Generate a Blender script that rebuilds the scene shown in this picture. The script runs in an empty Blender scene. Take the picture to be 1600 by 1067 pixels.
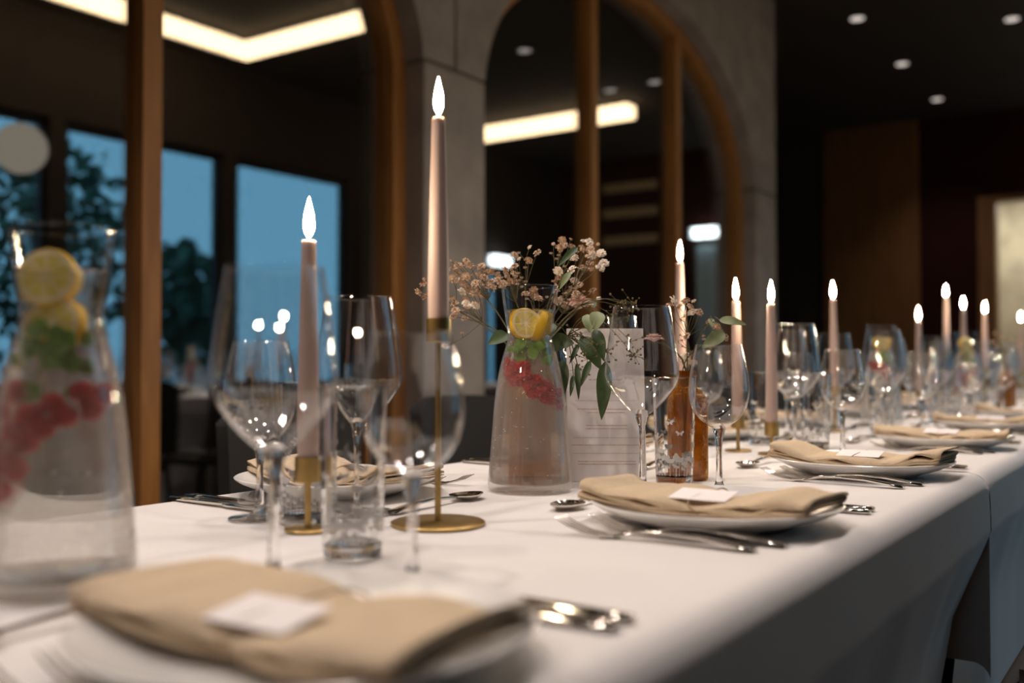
import bpy, bmesh, math, random
from math import pi, sin, cos, tan, radians as R
from mathutils import Vector, Matrix
random.seed(7)
SC = bpy.context.scene
COL = SC.collection
# ------------------------------------------------------------------ camera, world, exposure
PSI = R(34.52)
cam_data = bpy.data.cameras.new('camera'); cam = bpy.data.objects.new('camera', cam_data); COL.objects.link(cam)
cam_data.sensor_width = 36; cam_data.lens = 35; cam_data.clip_start = .02
cam.location = (0, 0, .925); cam.rotation_euler = (R(90 + 1.18), 0, PSI - pi/2)
cam_data.dof.use_dof = True; cam_data.dof.focus_distance = 1.36; cam_data.dof.aperture_fstop = 2.5
SC.camera = cam
vs = SC.view_settings
vs.view_transform = 'Standard'; vs.look = 'None'; vs.gamma = 1; vs.use_curve_mapping = False; vs.exposure = 0.0
SC.cycles.use_denoising = True
SC.cycles.max_bounces = 16; SC.cycles.transmission_bounces = 14; SC.cycles.glossy_bounces = 6
SC.cycles.diffuse_bounces = 4; SC.cycles.transparent_max_bounces = 40
SC.cycles.sample_clamp_indirect = 6.0; SC.cycles.blur_glossy = .3
wd = bpy.data.worlds.new('dusk_sky'); SC.world = wd; wd.use_nodes = True
bg = wd.node_tree.nodes['Background']; bg.inputs[0].default_value = (.25, .65, .98, 1); bg.inputs[1].default_value = 1.2
CEIL = 3.65
WARM = (1.0, .86, .79)
def spot(name, loc, watts, angle=110, blend=.7, radius=.07, color=WARM, tgt=None):
    l = bpy.data.lights.new(name, 'SPOT'); l.energy = watts; l.spot_size = R(angle); l.spot_blend = blend
    l.shadow_soft_size = radius; l.color = color
    o = bpy.data.objects.new(name, l); COL.objects.link(o); o.location = loc
    if tgt: o.rotation_euler = (Vector(tgt) - Vector(loc)).to_track_quat('-Z', 'Y').to_euler()
    return o
LX = [-.3, 1.2, 2.7, 4.2, 5.7, 7.2, 8.75, 10.3]
for x in LX:
    spot('downlight_beam', (x, .68, CEIL - .04), 80 if x < 6 else 30)
for x in (-1.1, .6):
    spot('downlight_beam', (x, 2.15, CEIL - .04), 80, 80, .5, tgt=(x + .9, .9, .75))
spot('downlight_beam', (10.97, 2.19, CEIL - .04), 40, 100, .9)
spot('downlight_beam', (9.48, 2.19, CEIL - .04), 15, 110, .8)
FLAME_L = 500.0
COVE_L = 5.5

# ------------------------------------------------------------------ helpers
def fin(me, smooth, ang=40):
    if smooth:
        me.shade_smooth(); me.set_sharp_from_angle(angle=R(ang))
def mk(name, verts, faces, mat=None, smooth=True, ang=40):
    me = bpy.data.meshes.new(name); me.from_pydata([tuple(v) for v in verts], [], faces); me.validate()
    if mat: me.materials.append(mat)
    bm = bmesh.new(); bm.from_mesh(me); bmesh.ops.recalc_face_normals(bm, faces=bm.faces); bm.to_mesh(me); bm.free()
    fin(me, smooth, ang); return me
def join(*parts):
    V, Fc = [], []
    for v, f in parts:
        n = len(V); V += [tuple(a) for a in v]; Fc += [tuple(i + n for i in q) for q in f]
    return V, Fc
def lathe(prof, n=48, closed=False):
    """prof: list of (r,z); r==0 ends become poles; closed joins last to first"""
    V, Fc, rings = [], [], []
    for r, z in prof:
        if r <= 1e-6: rings.append([len(V)]); V.append((0, 0, z))
        else:
            rings.append(list(range(len(V), len(V) + n)))
            V += [(r*cos(2*pi*i/n), r*sin(2*pi*i/n), z) for i in range(n)]
    pairs = list(zip(rings[:-1], rings[1:]))
    if closed: pairs.append((rings[-1], rings[0]))
    for a, b in pairs:
        for i in range(n):
            j = (i + 1) % n
            if len(a) == 1 and len(b) == 1: continue
            if len(a) == 1: Fc.append((a[0], b[i], b[j]))
            elif len(b) == 1: Fc.append((a[i], a[j], b[0]))
            else: Fc.append((a[i], a[j], b[j], b[i]))
    return V, Fc
def smooth_prof(pts, k=5):
    out = []
    P = [pts[0]] + list(pts) + [pts[-1]]
    for i in range(1, len(P) - 2):
        p0, p1, p2, p3 = P[i-1], P[i], P[i+1], P[i+2]
        for s in range(k):
            t = s/k
            out.append(tuple(.5*((2*p1[d]) + (-p0[d]+p2[d])*t + (2*p0[d]-5*p1[d]+4*p2[d]-p3[d])*t*t + (-p0[d]+3*p1[d]-3*p2[d]+p3[d])*t**3) for d in range(len(p1))))
    out.append(tuple(pts[-1])); return out
def box(x0, x1, y0, y1, z0, z1):
    V = [(x0,y0,z0),(x1,y0,z0),(x1,y1,z0),(x0,y1,z0),(x0,y0,z1),(x1,y0,z1),(x1,y1,z1),(x0,y1,z1)]
    return V, [(0,3,2,1),(4,5,6,7),(0,1,5,4),(1,2,6,5),(2,3,7,6),(3,0,4,7)]
def bbox(x0, x1, y0, y1, z0, z1, b=.004, seg=2):
    bm = bmesh.new(); v, f = box(x0, x1, y0, y1, z0, z1)
    bv = [bm.verts.new(p) for p in v]
    for q in f: bm.faces.new([bv[i] for i in q])
    bmesh.ops.bevel(bm, geom=bm.edges[:], offset=b, segments=seg, affect='EDGES')
    bm.verts.index_update(); r = ([tuple(v.co) for v in bm.verts], [tuple(v.index for v in f.verts) for f in bm.faces]); bm.free(); return r
def tube(pts, rad, n=6, caps=True):
    pts = [Vector(p) for p in pts]; V, Fc = [], []
    rads = rad if isinstance(rad, (list, tuple)) else [rad]*len(pts)
    up = Vector((.13, .31, .94))
    for i, p in enumerate(pts):
        d = (pts[min(i+1, len(pts)-1)] - pts[max(i-1, 0)]).normalized()
        a = d.cross(up)
        if a.length < 1e-4: a = d.cross(Vector((1, 0, 0)))
        a.normalize(); b = d.cross(a)
        V += [tuple(p + (a*cos(2*pi*k/n) + b*sin(2*pi*k/n))*rads[i]) for k in range(n)]
    for i in range(len(pts)-1):
        for k in range(n):
            j = (k+1) % n; Fc.append((i*n+k, i*n+j, (i+1)*n+j, (i+1)*n+k))
    if caps: Fc += [tuple(range(n-1, -1, -1)), tuple(range((len(pts)-1)*n, len(pts)*n))]
    return V, Fc
def loft(st, n=8):
    """stations (y, halfwidth, zc, halfthick): rounded-box sections along Y"""
    V, Fc = [], []
    for y, w, z, t in st:
        for k in range(n):
            a = 2*pi*(k+.5)/n; ca, sa = cos(a), sin(a)
            V.append((w*math.copysign(abs(ca)**.6, ca), y, z + t*math.copysign(abs(sa)**.8, sa)))
    for i in range(len(st)-1):
        for k in range(n):
            j = (k+1) % n; Fc.append((i*n+k, i*n+j, (i+1)*n+j, (i+1)*n+k))
    Fc += [tuple(range(n-1, -1, -1)), tuple(range((len(st)-1)*n, len(st)*n))]
    return V, Fc
def strip_prism(bot, top, y0, y1):
    """bot: list of (x,z), top: list of (x,z) same length -> solid between them, y0..y1"""
    n = len(bot); V = []
    for y in (y0, y1):
        V += [(x, y, z) for x, z in bot] + [(x, y, z) for x, z in top]
    Fc = []
    for i in range(n-1):
        Fc += [(i, i+1, n+i+1, n+i), (2*n+i, 3*n+i, 3*n+i+1, 2*n+i+1), (i, 2*n+i, 2*n+i+1, i+1), (n+i, n+i+1, 3*n+i+1, 3*n+i)]
    Fc += [(0, n, 3*n, 2*n), (n-1, 3*n-1, 4*n-1, 2*n-1)]
    return V, Fc
def moved(vf, M):
    return [tuple(M @ Vector(v)) for v in vf[0]], vf[1]
def T(x, y, z): return Matrix.Translation((x, y, z))

def tag(o, label=None, cat=None, group=None, kind=None):
    if label: o['label'] = label
    if cat: o['category'] = cat
    if group: o['group'] = group
    if kind: o['kind'] = kind
    return o
def ob(name, me, parent=None, loc=None, rot=None):
    o = bpy.data.objects.new(name, me); COL.objects.link(o)
    if parent: o.parent = parent
    if loc is not None: o.location = loc
    if rot is not None: o.rotation_euler = rot
    return o
def thing(name, label, cat, loc=(0,0,0), rz=0, group=None):
    o = ob(name, None, None, loc, (0, 0, rz)); o.empty_display_size = .02
    return tag(o, label, cat, group)
def dup(src, label, loc, rz=0, group=None):
    c = src.copy(); COL.objects.link(c); c.location = loc; c.rotation_euler = (0, 0, rz); c['label'] = label
    if group: c['group'] = group
    for ch in KIDS.get(src.name, []):
        d = ch.copy(); COL.objects.link(d); d.parent = c
        for g in KIDS.get(ch.name, []):
            e = g.copy(); COL.objects.link(e); e.parent = d
    return c
KIDS = {}
def reg(o):
    KIDS[o.name] = [c for c in bpy.data.objects if c.parent == o]
    for c in KIDS[o.name]: KIDS[c.name] = [g for g in bpy.data.objects if g.parent == c]
    return o

# ------------------------------------------------------------------ materials
def nodes(name):
    m = bpy.data.materials.new(name); m.use_nodes = True; nt = m.node_tree
    return m, nt, nt.nodes, nt.links, nt.nodes['Principled BSDF']
def pmat(name, col, rough=.5, metal=0, var=0, vscale=8, bump=0, bscale=60, spec=None, sss=0, stretch=None, sheen=0):
    m, nt, N, L, p = nodes(name)
    p.inputs['Base Color'].default_value = (*col, 1); p.inputs['Roughness'].default_value = rough; p.inputs['Metallic'].default_value = metal
    if spec is not None: p.inputs['Specular IOR Level'].default_value = spec
    if sss:
        p.inputs['Subsurface Weight'].default_value = sss; p.inputs['Subsurface Radius'].default_value = (.012, .009, .007); p.inputs['Subsurface Scale'].default_value = .5
    if sheen: p.inputs['Sheen Weight'].default_value = sheen
    if var or bump:
        tc = N.new('ShaderNodeTexCoord'); src = tc.outputs['Object']
        if stretch:
            mp = N.new('ShaderNodeMapping'); mp.inputs['Scale'].default_value = stretch; L.new(src, mp.inputs[0]); src = mp.outputs[0]
    if var:
        n = N.new('ShaderNodeTexNoise'); n.inputs['Scale'].default_value = vscale; n.inputs['Detail'].default_value = 5; L.new(src, n.inputs['Vector'])
        r = N.new('ShaderNodeValToRGB'); r.color_ramp.elements[0].position = .3; r.color_ramp.elements[1].position = .7
        r.color_ramp.elements[0].color = (*[c*(1-var) for c in col], 1); r.color_ramp.elements[1].color = (*[min(1, c*(1+var)) for c in col], 1)
        L.new(n.outputs['Fac'], r.inputs[0]); L.new(r.outputs[0], p.inputs['Base Color'])
    if bump:
        n2 = N.new('ShaderNodeTexNoise'); n2.inputs['Scale'].default_value = bscale; n2.inputs['Detail'].default_value = 4; L.new(src, n2.inputs['Vector'])
        b = N.new('ShaderNodeBump'); b.inputs['Strength'].default_value = bump; b.inputs['Distance'].default_value = .002
        L.new(n2.outputs['Fac'], b.inputs['Height']); L.new(b.outputs[0], p.inputs['Normal'])
    return m
def thin_glass(name, tint=(1,1,1), f0=.04, film_glow=0, film_glow_col=(.8,.8,.8), grough=0.0, gcol=(1,1,1), frange=(.22, .14)):
    """wall of thin glass: clear transmission with Schlick reflection"""
    m = bpy.data.materials.new(name); m.use_nodes = True; N = m.node_tree.nodes; L = m.node_tree.links
    N.remove(N['Principled BSDF']); out = N['Material Output']
    tr = N.new('ShaderNodeBsdfTransparent'); tr.inputs[0].default_value = (*tint, 1)
    gl = N.new('ShaderNodeBsdfGlossy'); gl.inputs['Roughness'].default_value = grough; gl.inputs[0].default_value = (*gcol, 1)
    lw = N.new('ShaderNodeLayerWeight'); lw.inputs['Blend'].default_value = .5
    pw = N.new('ShaderNodeMath'); pw.operation = 'POWER'; pw.inputs[1].default_value = 5; L.new(lw.outputs['Facing'], pw.inputs[0])
    ma = N.new('ShaderNodeMath'); ma.operation = 'MULTIPLY_ADD'; ma.inputs[1].default_value = 1-f0; ma.inputs[2].default_value = f0; L.new(pw.outputs[0], ma.inputs[0])
    mx = N.new('ShaderNodeMixShader'); L.new(ma.outputs[0], mx.inputs[0]); L.new(tr.outputs[0], mx.inputs[1]); L.new(gl.outputs[0], mx.inputs[2])
    last = mx.outputs[0]
    if film_glow:
        d = N.new('ShaderNodeBsdfDiffuse'); d.inputs[0].default_value = (*film_glow_col, 1)
        t2 = N.new('ShaderNodeBsdfTranslucent'); t2.inputs[0].default_value = (*film_glow_col, 1)
        dm = N.new('ShaderNodeMixShader'); L.new(d.outputs[0], dm.inputs[1]); L.new(t2.outputs[0], dm.inputs[2])
        tc = N.new('ShaderNodeTexCoord'); sp = N.new('ShaderNodeSeparateXYZ'); L.new(tc.outputs['Object'], sp.inputs[0])
        mr = N.new('ShaderNodeMapRange'); mr.inputs[1].default_value = frange[0]; mr.inputs[2].default_value = frange[1]; mr.inputs[3].default_value = 0; mr.inputs[4].default_value = film_glow
        L.new(sp.outputs['Z'], mr.inputs[0])
        ns = N.new('ShaderNodeTexNoise'); ns.inputs['Scale'].default_value = 260; L.new(tc.outputs['Object'], ns.inputs['Vector'])
        mm = N.new('ShaderNodeMath'); mm.operation = 'MULTIPLY'; L.new(mr.outputs[0], mm.inputs[0])
        ga = N.new('ShaderNodeMath'); ga.operation = 'MULTIPLY_ADD'; ga.inputs[1].default_value = 1.2; ga.inputs[2].default_value = .45; L.new(lw.outputs['Facing'], ga.inputs[0])
        gb = N.new('ShaderNodeMath'); gb.operation = 'MULTIPLY'; gb.use_clamp = True; L.new(ga.outputs[0], gb.inputs[0]); L.new(ns.outputs['Fac'], gb.inputs[1]); L.new(gb.outputs[0], mm.inputs[1])
        m2 = N.new('ShaderNodeMixShader'); L.new(mm.outputs[0], m2.inputs[0]); L.new(last, m2.inputs[1]); L.new(dm.outputs[0], m2.inputs[2]); last = m2.outputs[0]
    L.new(last, out.inputs['Surface']); return m
def solid_glass(name, col=(1,1,1), ior=1.5, rough=0, clear=0):
    m = bpy.data.materials.new(name); m.use_nodes = True; N = m.node_tree.nodes; L = m.node_tree.links
    N.remove(N['Principled BSDF']); g = N.new('ShaderNodeBsdfGlass'); g.inputs[0].default_value = (*col, 1); g.inputs['Roughness'].default_value = rough; g.inputs['IOR'].default_value = ior
    last = g.outputs[0]
    if clear:
        t = N.new('ShaderNodeBsdfTransparent'); t.inputs[0].default_value = (*col, 1); mx = N.new('ShaderNodeMixShader'); mx.inputs[0].default_value = clear
        L.new(last, mx.inputs[1]); L.new(t.outputs[0], mx.inputs[2]); last = mx.outputs[0]
    L.new(last, N['Material Output'].inputs['Surface']); return m
def emit(name, col, s):
    m = bpy.data.materials.new(name); m.use_nodes = True; N = m.node_tree.nodes; L = m.node_tree.links
    N.remove(N['Principled BSDF']); e = N.new('ShaderNodeEmission'); e.inputs[0].default_value = (*col, 1); e.inputs[1].default_value = s
    L.new(e.outputs[0], N['Material Output'].inputs['Surface']); return m
def wood(name, c1, c2, rough=.45, sc=(2, 2, .35)):
    m, nt, N, L, p = nodes(name)
    tc = N.new('ShaderNodeTexCoord'); mp = N.new('ShaderNodeMapping'); mp.inputs['Scale'].default_value = sc; L.new(tc.outputs['Object'], mp.inputs[0])
    n = N.new('ShaderNodeTexNoise'); n.inputs['Scale'].default_value = 9; n.inputs['Detail'].default_value = 8; n.inputs['Distortion'].default_value = .6; L.new(mp.outputs[0], n.inputs['Vector'])
    r = N.new('ShaderNodeValToRGB'); r.color_ramp.elements[0].position = .32; r.color_ramp.elements[1].position = .7
    r.color_ramp.elements[0].color = (*c1, 1); r.color_ramp.elements[1].color = (*c2, 1)
    L.new(n.outputs['Fac'], r.inputs[0]); L.new(r.outputs[0], p.inputs['Base Color']); p.inputs['Roughness'].default_value = rough
    b = N.new('ShaderNodeBump'); b.inputs['Strength'].default_value = .15; b.inputs['Distance'].default_value = .002; L.new(n.outputs['Fac'], b.inputs['Height']); L.new(b.outputs[0], p.inputs['Normal'])
    return m

M = {}
M['cloth'] = pmat('white_tablecloth', (.80, .775, .76), .85, var=.02, vscale=5, bump=.12, bscale=900, spec=.2, sheen=.1)
M['napkin'] = pmat('beige_linen', (.63, .50, .35), .9, var=.06, vscale=200, bump=.25, bscale=1400, spec=.1)
M['plate'] = pmat('white_glazed_porcelain', (.82, .81, .79), .18)
M['card'] = pmat('white_card', (.92, .87, .87), .7)
M['steel'] = pmat('polished_steel', (.66, .62, .57), .10, 1, bump=.05, bscale=40)
M['brass'] = pmat('brushed_brass', (.50, .34, .13), .36, 1, var=.12, vscale=40)
M['wax'] = pmat('dusty_pink_wax', (.52, .39, .345), .5, sss=.3, spec=.3)
M['wick'] = pmat('charred_wick', (.02, .016, .014), .9)
M['flame'] = emit('candle_flame', (1.0, .77, .53), FLAME_L)
M['bowl'] = thin_glass('clear_wine_glass', f0=.065)
M['crystal'] = solid_glass('solid_crystal', ior=1.5)
M['tumbler'] = thin_glass('clear_tumbler_glass', (.975, .98, .98), f0=.06)
M['etch'] = pmat('white_printed_pattern', (.75, .74, .73), .7)
M['carafe'] = thin_glass('carafe_glass_condensation_haze', f0=.05, film_glow=.30, film_glow_col=(.74, .70, .66))  # condensation, plus the white of the refracted tablecloth put into the colour
M['water'] = solid_glass('sparkling_water', (.98, .975, .96), 1.333, clear=.45)
M['bubble'] = pmat('gas_bubble', (.9, .9, .88), .2)
M['peel'] = pmat('lemon_peel', (.80, .50, .02), .4, bump=.3, bscale=500, sss=.1)
M['pith'] = pmat('lemon_pith', (.86, .76, .50), .6)
M['pulp'] = pmat('lemon_pulp', (.76, .62, .16), .35, var=.15, vscale=200, sss=.2)
M['mint'] = pmat('mint_leaf', (.15, .28, .05), .5, var=.3, vscale=150)
M['mintstem'] = pmat('mint_stem', (.22, .27, .09), .5)
M['berry'] = pmat('red_berry', (.46, .012, .02), .3, var=.25, vscale=120, sss=.15)
M['amber'] = thin_glass('amber_glass', (.80, .62, .36), f0=.06, film_glow=.85, film_glow_col=(.62, .30, .025), frange=(.17, .14))  # amber diffuse part stands in for light glowing through the clear glass
M['gyp_brown'] = pmat('dried_brown_blossom', (.60, .43, .31), .8, var=.4, vscale=300)
M['gyp_white'] = pmat('cream_blossom', (.90, .80, .69), .8, var=.12, vscale=300)
M['stem'] = pmat('dry_green_stem', (.10, .085, .03), .7)
M['leaf'] = pmat('eucalyptus_leaf', (.042, .075, .028), .45, var=.3, vscale=60)
M['leaf_pale'] = pmat('pale_eucalyptus_leaf', (.20, .24, .12), .5, var=.2, vscale=60)
M['seed'] = pmat('olive_seed', (.17, .13, .05), .6)
M['petal'] = pmat('pale_pink_petal', (.80, .52, .44), .7, sss=.2)
M['ink'] = pmat('faded_red_ink', (.50, .22, .20), .8)
M['ink2'] = pmat('grey_ink', (.30, .29, .30), .8)
M['concrete'] = pmat('grey_concrete', (.36, .315, .275), .85, var=.18, vscale=5, bump=.5, bscale=70)
M['concrete_joint'] = pmat('concrete_joint', (.05, .045, .04), .95)
M['oak'] = wood('warm_oak', (.34, .14, .035), (.50, .225, .06))
M['oakpale'] = wood('pale_board', (.42, .30, .18), (.5, .36, .22))
M['panelwood'] = wood('dark_stained_wood', (.14, .060, .018), (.22, .10, .03), .5, (1, 2.2, .25))
M['redwall'] = pmat('dark_red_brown_wall', (.028, .007, .005), .8, var=.15, vscale=2, spec=.1)
M['dark'] = pmat('dark_brown_plaster', (.034, .024, .018), .8, var=.1, vscale=3)
M['ceil'] = pmat('dark_brown_ceiling', (.06, .045, .032), .8, var=.08, vscale=2)
M['floor'] = wood('dark_floor_boards', (.035, .020, .012), (.06, .035, .02), .4, (.4, 3, 3))
M['blackframe'] = pmat('black_window_frame', (.010, .010, .010), .5)
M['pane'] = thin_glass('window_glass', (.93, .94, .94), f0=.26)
M['pane_out'] = thin_glass('garden_window_glass', (.95, .96, .96), f0=.05)
M['cove'] = emit('warm_light_strip', (1.0, .72, .42), COVE_L)
M['bulb'] = emit('downlight_bulb', (1.0, .88, .78), .8)
M['lamp_white'] = emit('cool_white_tube', (.85, .97, 1.0), 8)
M['lamp_passage'] = emit('passage_tube', (1.0, .97, .88), 22)
M['globe'] = emit('paper_globe', (1.0, .88, .70), .42)
M['beige'] = pmat('beige_stone_wall', (.42, .36, .25), .8, var=.2, vscale=4, bump=.2)
M['bluedoor'] = pmat('pale_blue_door', (.40, .55, .62), .6)
M['chair'] = pmat('black_chair_fabric', (.012, .011, .011), .75, bump=.2, bscale=500)
M['chairleg'] = pmat('black_chair_metal', (.012, .011, .010), .4)
M['bark'] = pmat('tree_bark', (.05, .035, .02), .9)
M['foliage'] = pmat('dark_green_foliage', (.10, .21, .15), .8, var=.3, vscale=3)
M['grass'] = pmat('garden_lawn', (.03, .06, .03), .9, var=.3, vscale=3)
M['trim'] = pmat('dark_lamp_trim', (.03, .025, .02), .5)

# ------------------------------------------------------------------ the room
def struct(name, vf=None, mat=None, parent=None, smooth=False):
    o = ob(name, mk(name, vf[0], vf[1], mat, smooth) if vf else None, parent)
    if not parent: o['kind'] = 'structure'
    return o
struct('floor', box(-3, 14.2, -1.95, 5.2, -.1, 0), M['floor'])
struct('ceiling', box(-3, 12, -1.95, 5.2, CEIL, CEIL+.15), M['ceil'])
struct('wall_back', box(-3.15, -3, -1.95, 5.2, 0, CEIL), M['dark'])
struct('wall_corridor', box(-3, 12, 5.05, 5.2, 0, CEIL), M['dark'])
# arched concrete wall (left)
SPR, RISE, JZ = 2.10, 1.03, 2.17
WINS = [(-.17, 3.146), (3.564, 6.88)]
YF, YB = 2.60, 2.95
wl = struct('wall_left')
def arch_z(x, x0, x1, off=0):
    a = (x1-x0)/2 - off; t = max(0, 1-((x-(x0+x1)/2)/a)**2); return SPR + (RISE-off)*math.sqrt(t)
def arch_pts(x0, x1, t0, t1, n=28, off=0):
    a = (x1-x0)/2-off; xc = (x0+x1)/2
    return [(xc+a*cos(t0+(t1-t0)*i/n), SPR+(RISE-off)*sin(t0+(t1-t0)*i/n)) for i in range(n+1)]
G = .008
def panel(vf): return struct('concrete_panel', vf, M['concrete'], wl)
panel(box(-3, -.17, YF, YB, 0, JZ-G)); 
panel(box(3.146, 3.564, YF, YB, 0, JZ-G)); panel(box(6.88, 7.285, YF, YB, 0, JZ-G))
def spandrel(x0, x1, left):
    xc = (x0+x1)/2
    tj = math.asin((JZ+G-SPR)/RISE)
    if left: bot = arch_pts(x0, x1, pi-tj, pi/2)
    else: bot = arch_pts(x0, x1, pi/2, tj)
    return bot, xc
for (x0, x1), lo, hi in ((WINS[0], -3, 3.355), (WINS[1], 3.355, 7.285)):
    bot, xc = spandrel(x0, x1, True); bot = [(lo+G, JZ+G)] + bot; bot[-1] = (xc-G, bot[-1][1])
    panel(strip_prism(bot, [(x, CEIL) for x, z in bot], YF, YB))
    bot, xc = spandrel(x0, x1, False); bot[0] = (xc+G, bot[0][1]); bot = bot + [(hi-(G if hi < 4 else 0), JZ+G)]
    panel(strip_prism(bot, [(x, CEIL) for x, z in bot], YF, YB))
struct('joint_filler', join(box(3.17, 3.54, YF+.03, YB-.03, JZ-.03, JZ+.03), box(3.33, 3.38, YF+.03, YB-.03, JZ, CEIL), box(6.905, 7.26, YF+.03, YB-.03, JZ-.03, JZ+.03),
       box(1.47, 1.51, YF+.03, YB-.03, 3.16, CEIL), box(5.20, 5.244, YF+.03, YB-.03, 3.16, CEIL), box(-3, -.2, YF+.03, YB-.03, JZ-.03, JZ+.03)), M['concrete_joint'], wl)
FW, FY0, FY1 = .078, 2.70, 2.80
for k, ((x0, x1), mull) in enumerate(zip(WINS, ((.83, 1.93), (4.725, 5.80)))):
    w = struct('window_%d' % (k+1))
    out = [(x1, 0), (x1, 1.0)] + arch_pts(x0, x1, 0, pi, 56) + [(x0, 1.0), (x0, 0)]
    inn = [(x1-FW, 0), (x1-FW, 1.0)] + arch_pts(x0, x1, 0, pi, 56, FW) + [(x0+FW, 1.0), (x0+FW, 0)]
    struct('frame', strip_prism(inn, out, FY0, FY1), M['oak'], w, True)
    for mx in mull:
        xs = [mx-.035, mx, mx+.035]
        struct('mullion', strip_prism([(x, 0) for x in xs], [(x, arch_z(x, x0, x1, FW)+.01) for x in xs], FY0, FY1), M['oak'], w)
    edges = [x0+FW-.01] + list(mull) + [x1-FW+.01]
    for a, b in zip(edges[:-1], edges[1:]):
        xs = [a + (b-a)*i/20 for i in range(21)]
        struct('pane', strip_prism([(x, .03) for x in xs], [(x, max(SPR if x < x0+FW or x > x1-FW else 0, arch_z(min(max(x, x0+FW), x1-FW), x0, x1, FW-.02))) for x in xs], 2.745, 2.757), M['pane'], w)
# garden window wall (right, behind the camera)
YR = -1.8
wr = struct('wall_right')
cuts = [(2.75, 4.30), (4.43, 5.98), (6.13, 7.60), (10.1, 10.4)]
px = -3
for i, (a, b) in enumerate(cuts):
    struct('pier', box(px, a, YR-.15, YR, 0, CEIL), M['dark'], wr); px = b
    zt = 2.83 if b < 9 else 2.1
    struct('lintel', box(a, b, YR-.15, YR, zt, CEIL), M['dark'], wr)
    w = struct('window_%d' % (i+3))
    struct('frame', join(box(a, a+.05, YR-.12, YR-.05, 0, zt), box(b-.05, b, YR-.12, YR-.05, 0, zt), box(a+.05, b-.05, YR-.12, YR-.05, 0, .07), box(a+.05, b-.05, YR-.12, YR-.05, zt-.06, zt)), M['blackframe'], w)
    struct('pane', box(a+.045, b-.045, YR-.09, YR-.08, .06, zt-.05), M['pane_out'], w)
struct('pier', box(px, 12, YR-.15, YR, 0, CEIL), M['dark'], wr)
# end wall with lit doorway
XE = 11.8
wf = struct('wall_front')
for nm, vf, m in (('wall_section', box(XE, XE+.15, 4.35, 5.05, 0, CEIL), 'dark'), ('wood_panel', box(XE-.03, XE+.15, 3.07, 3.62, 0, CEIL), 'panelwood'), ('wood_panel', box(XE-.03, XE+.15, 2.55, 3.064, 0, CEIL), 'panelwood'),
                  ('wall_section', box(XE+.05, XE+.15, 3.62, 4.35, 0, CEIL), 'dark'), ('wall_section', box(XE, XE+.15, 1.95, 2.55, 0, CEIL), 'redwall'), ('wall_section', box(XE, XE+.15, .6, 1.95, 2.72, CEIL), 'redwall'), ('wall_section', box(XE, XE+.15, YR, .6, 0, CEIL), 'redwall')):
    struct(nm, vf, M[m], wf)
d1 = struct('door_1')
struct('frame', join(box(XE-.03, XE+.16, 1.77, 1.95, 0, 2.72), box(XE-.03, XE+.16, .62, .74, 0, 2.72), box(XE-.03, XE+.16, .74, 1.77, 2.66, 2.72)), M['panelwood'], d1)
struct('wall_passage', join(box(13.4, 13.5, -.4, 2.8, 0, 2.95), box(XE+.15, 13.5, 2.7, 2.8, 0, 2.95), box(XE+.15, 13.5, -.5, -.4, 0, 2.95), box(XE+.15, 13.5, -.5, 2.8, 2.95, 3.05)), M['beige'])
def lamp(name, label, vf, m, extra=()):
    o = thing(name, label, 'lamp'); ob('diffuser', mk('diffuser', *vf, M[m], False), o)
    for nm, v2, m2 in extra: ob(nm, mk(nm, *v2, M[m2], False), o)
    return o
lamp('ceiling_lamp', 'white strip lamp on the ceiling of the lit passage behind the doorway', box(12.5, 12.8, .3, 2.3, 2.87, 2.90), 'lamp_passage', [('housing', box(12.47, 12.83, .27, 2.33, 2.90, 2.95), 'trim')])
lamp('wall_lamp', 'cool white lamp high on the end wall, seen mirrored in the arched window', box(XE-.14, XE-.02, .24, .56, 2.50, 2.62), 'lamp_white', [('mount', box(XE-.02, XE, .22, .58, 2.47, 2.65), 'trim')])
tag(ob('door_panel', mk('door_panel', *bbox(XE-.05, XE-.001, .26, .54, 0, 2.4), M['bluedoor'], False)), 'narrow pale blue door leaf under the cool white wall lamp', 'door')
lamp('wall_lamp', 'cool white lamp above the narrow garden window, mirrored left of the flowers', box(10.08, 10.42, YR+.02, YR+.12, 2.14, 2.26), 'lamp_white', [('mount', box(10.06, 10.44, YR, YR+.02, 2.11, 2.29), 'trim')])
o = lamp('cove_light', 'angled warm light channel on the ceiling, mirrored in the left window', join(box(2.6, 5.76, -1.25, -1.09, CEIL-.12, CEIL-.02), box(5.60, 5.76, -1.09, .45, CEIL-.12, CEIL-.02)), 'cove', [('housing', join(box(2.57, 5.79, -1.28, -1.06, CEIL-.02, CEIL), box(5.57, 5.79, -1.06, .48, CEIL-.02, CEIL)), 'trim')])
o = lamp('cove_light', 'straight warm light channel on the ceiling, mirrored in the right window', box(9.2, 9.4, -1.52, .62, CEIL-.15, CEIL-.02), 'cove', [('housing', box(9.16, 9.44, -1.56, .66, CEIL-.02, CEIL), 'trim')])
gl = thing('pendant_lamp', 'round white paper globe pendant mirrored at the left edge of the window', 'lamp', (3.62, -1.0, 2.36))
ob('shade', mk('shade', *lathe([(.17*sin(pi*i/14), -.17*cos(pi*i/14)) for i in range(15)], 24), M['globe']), gl)
ob('cord', mk('cord', *tube([(0, 0, .17), (0, 0, CEIL-2.36)], .004), M['trim']), gl)
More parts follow.
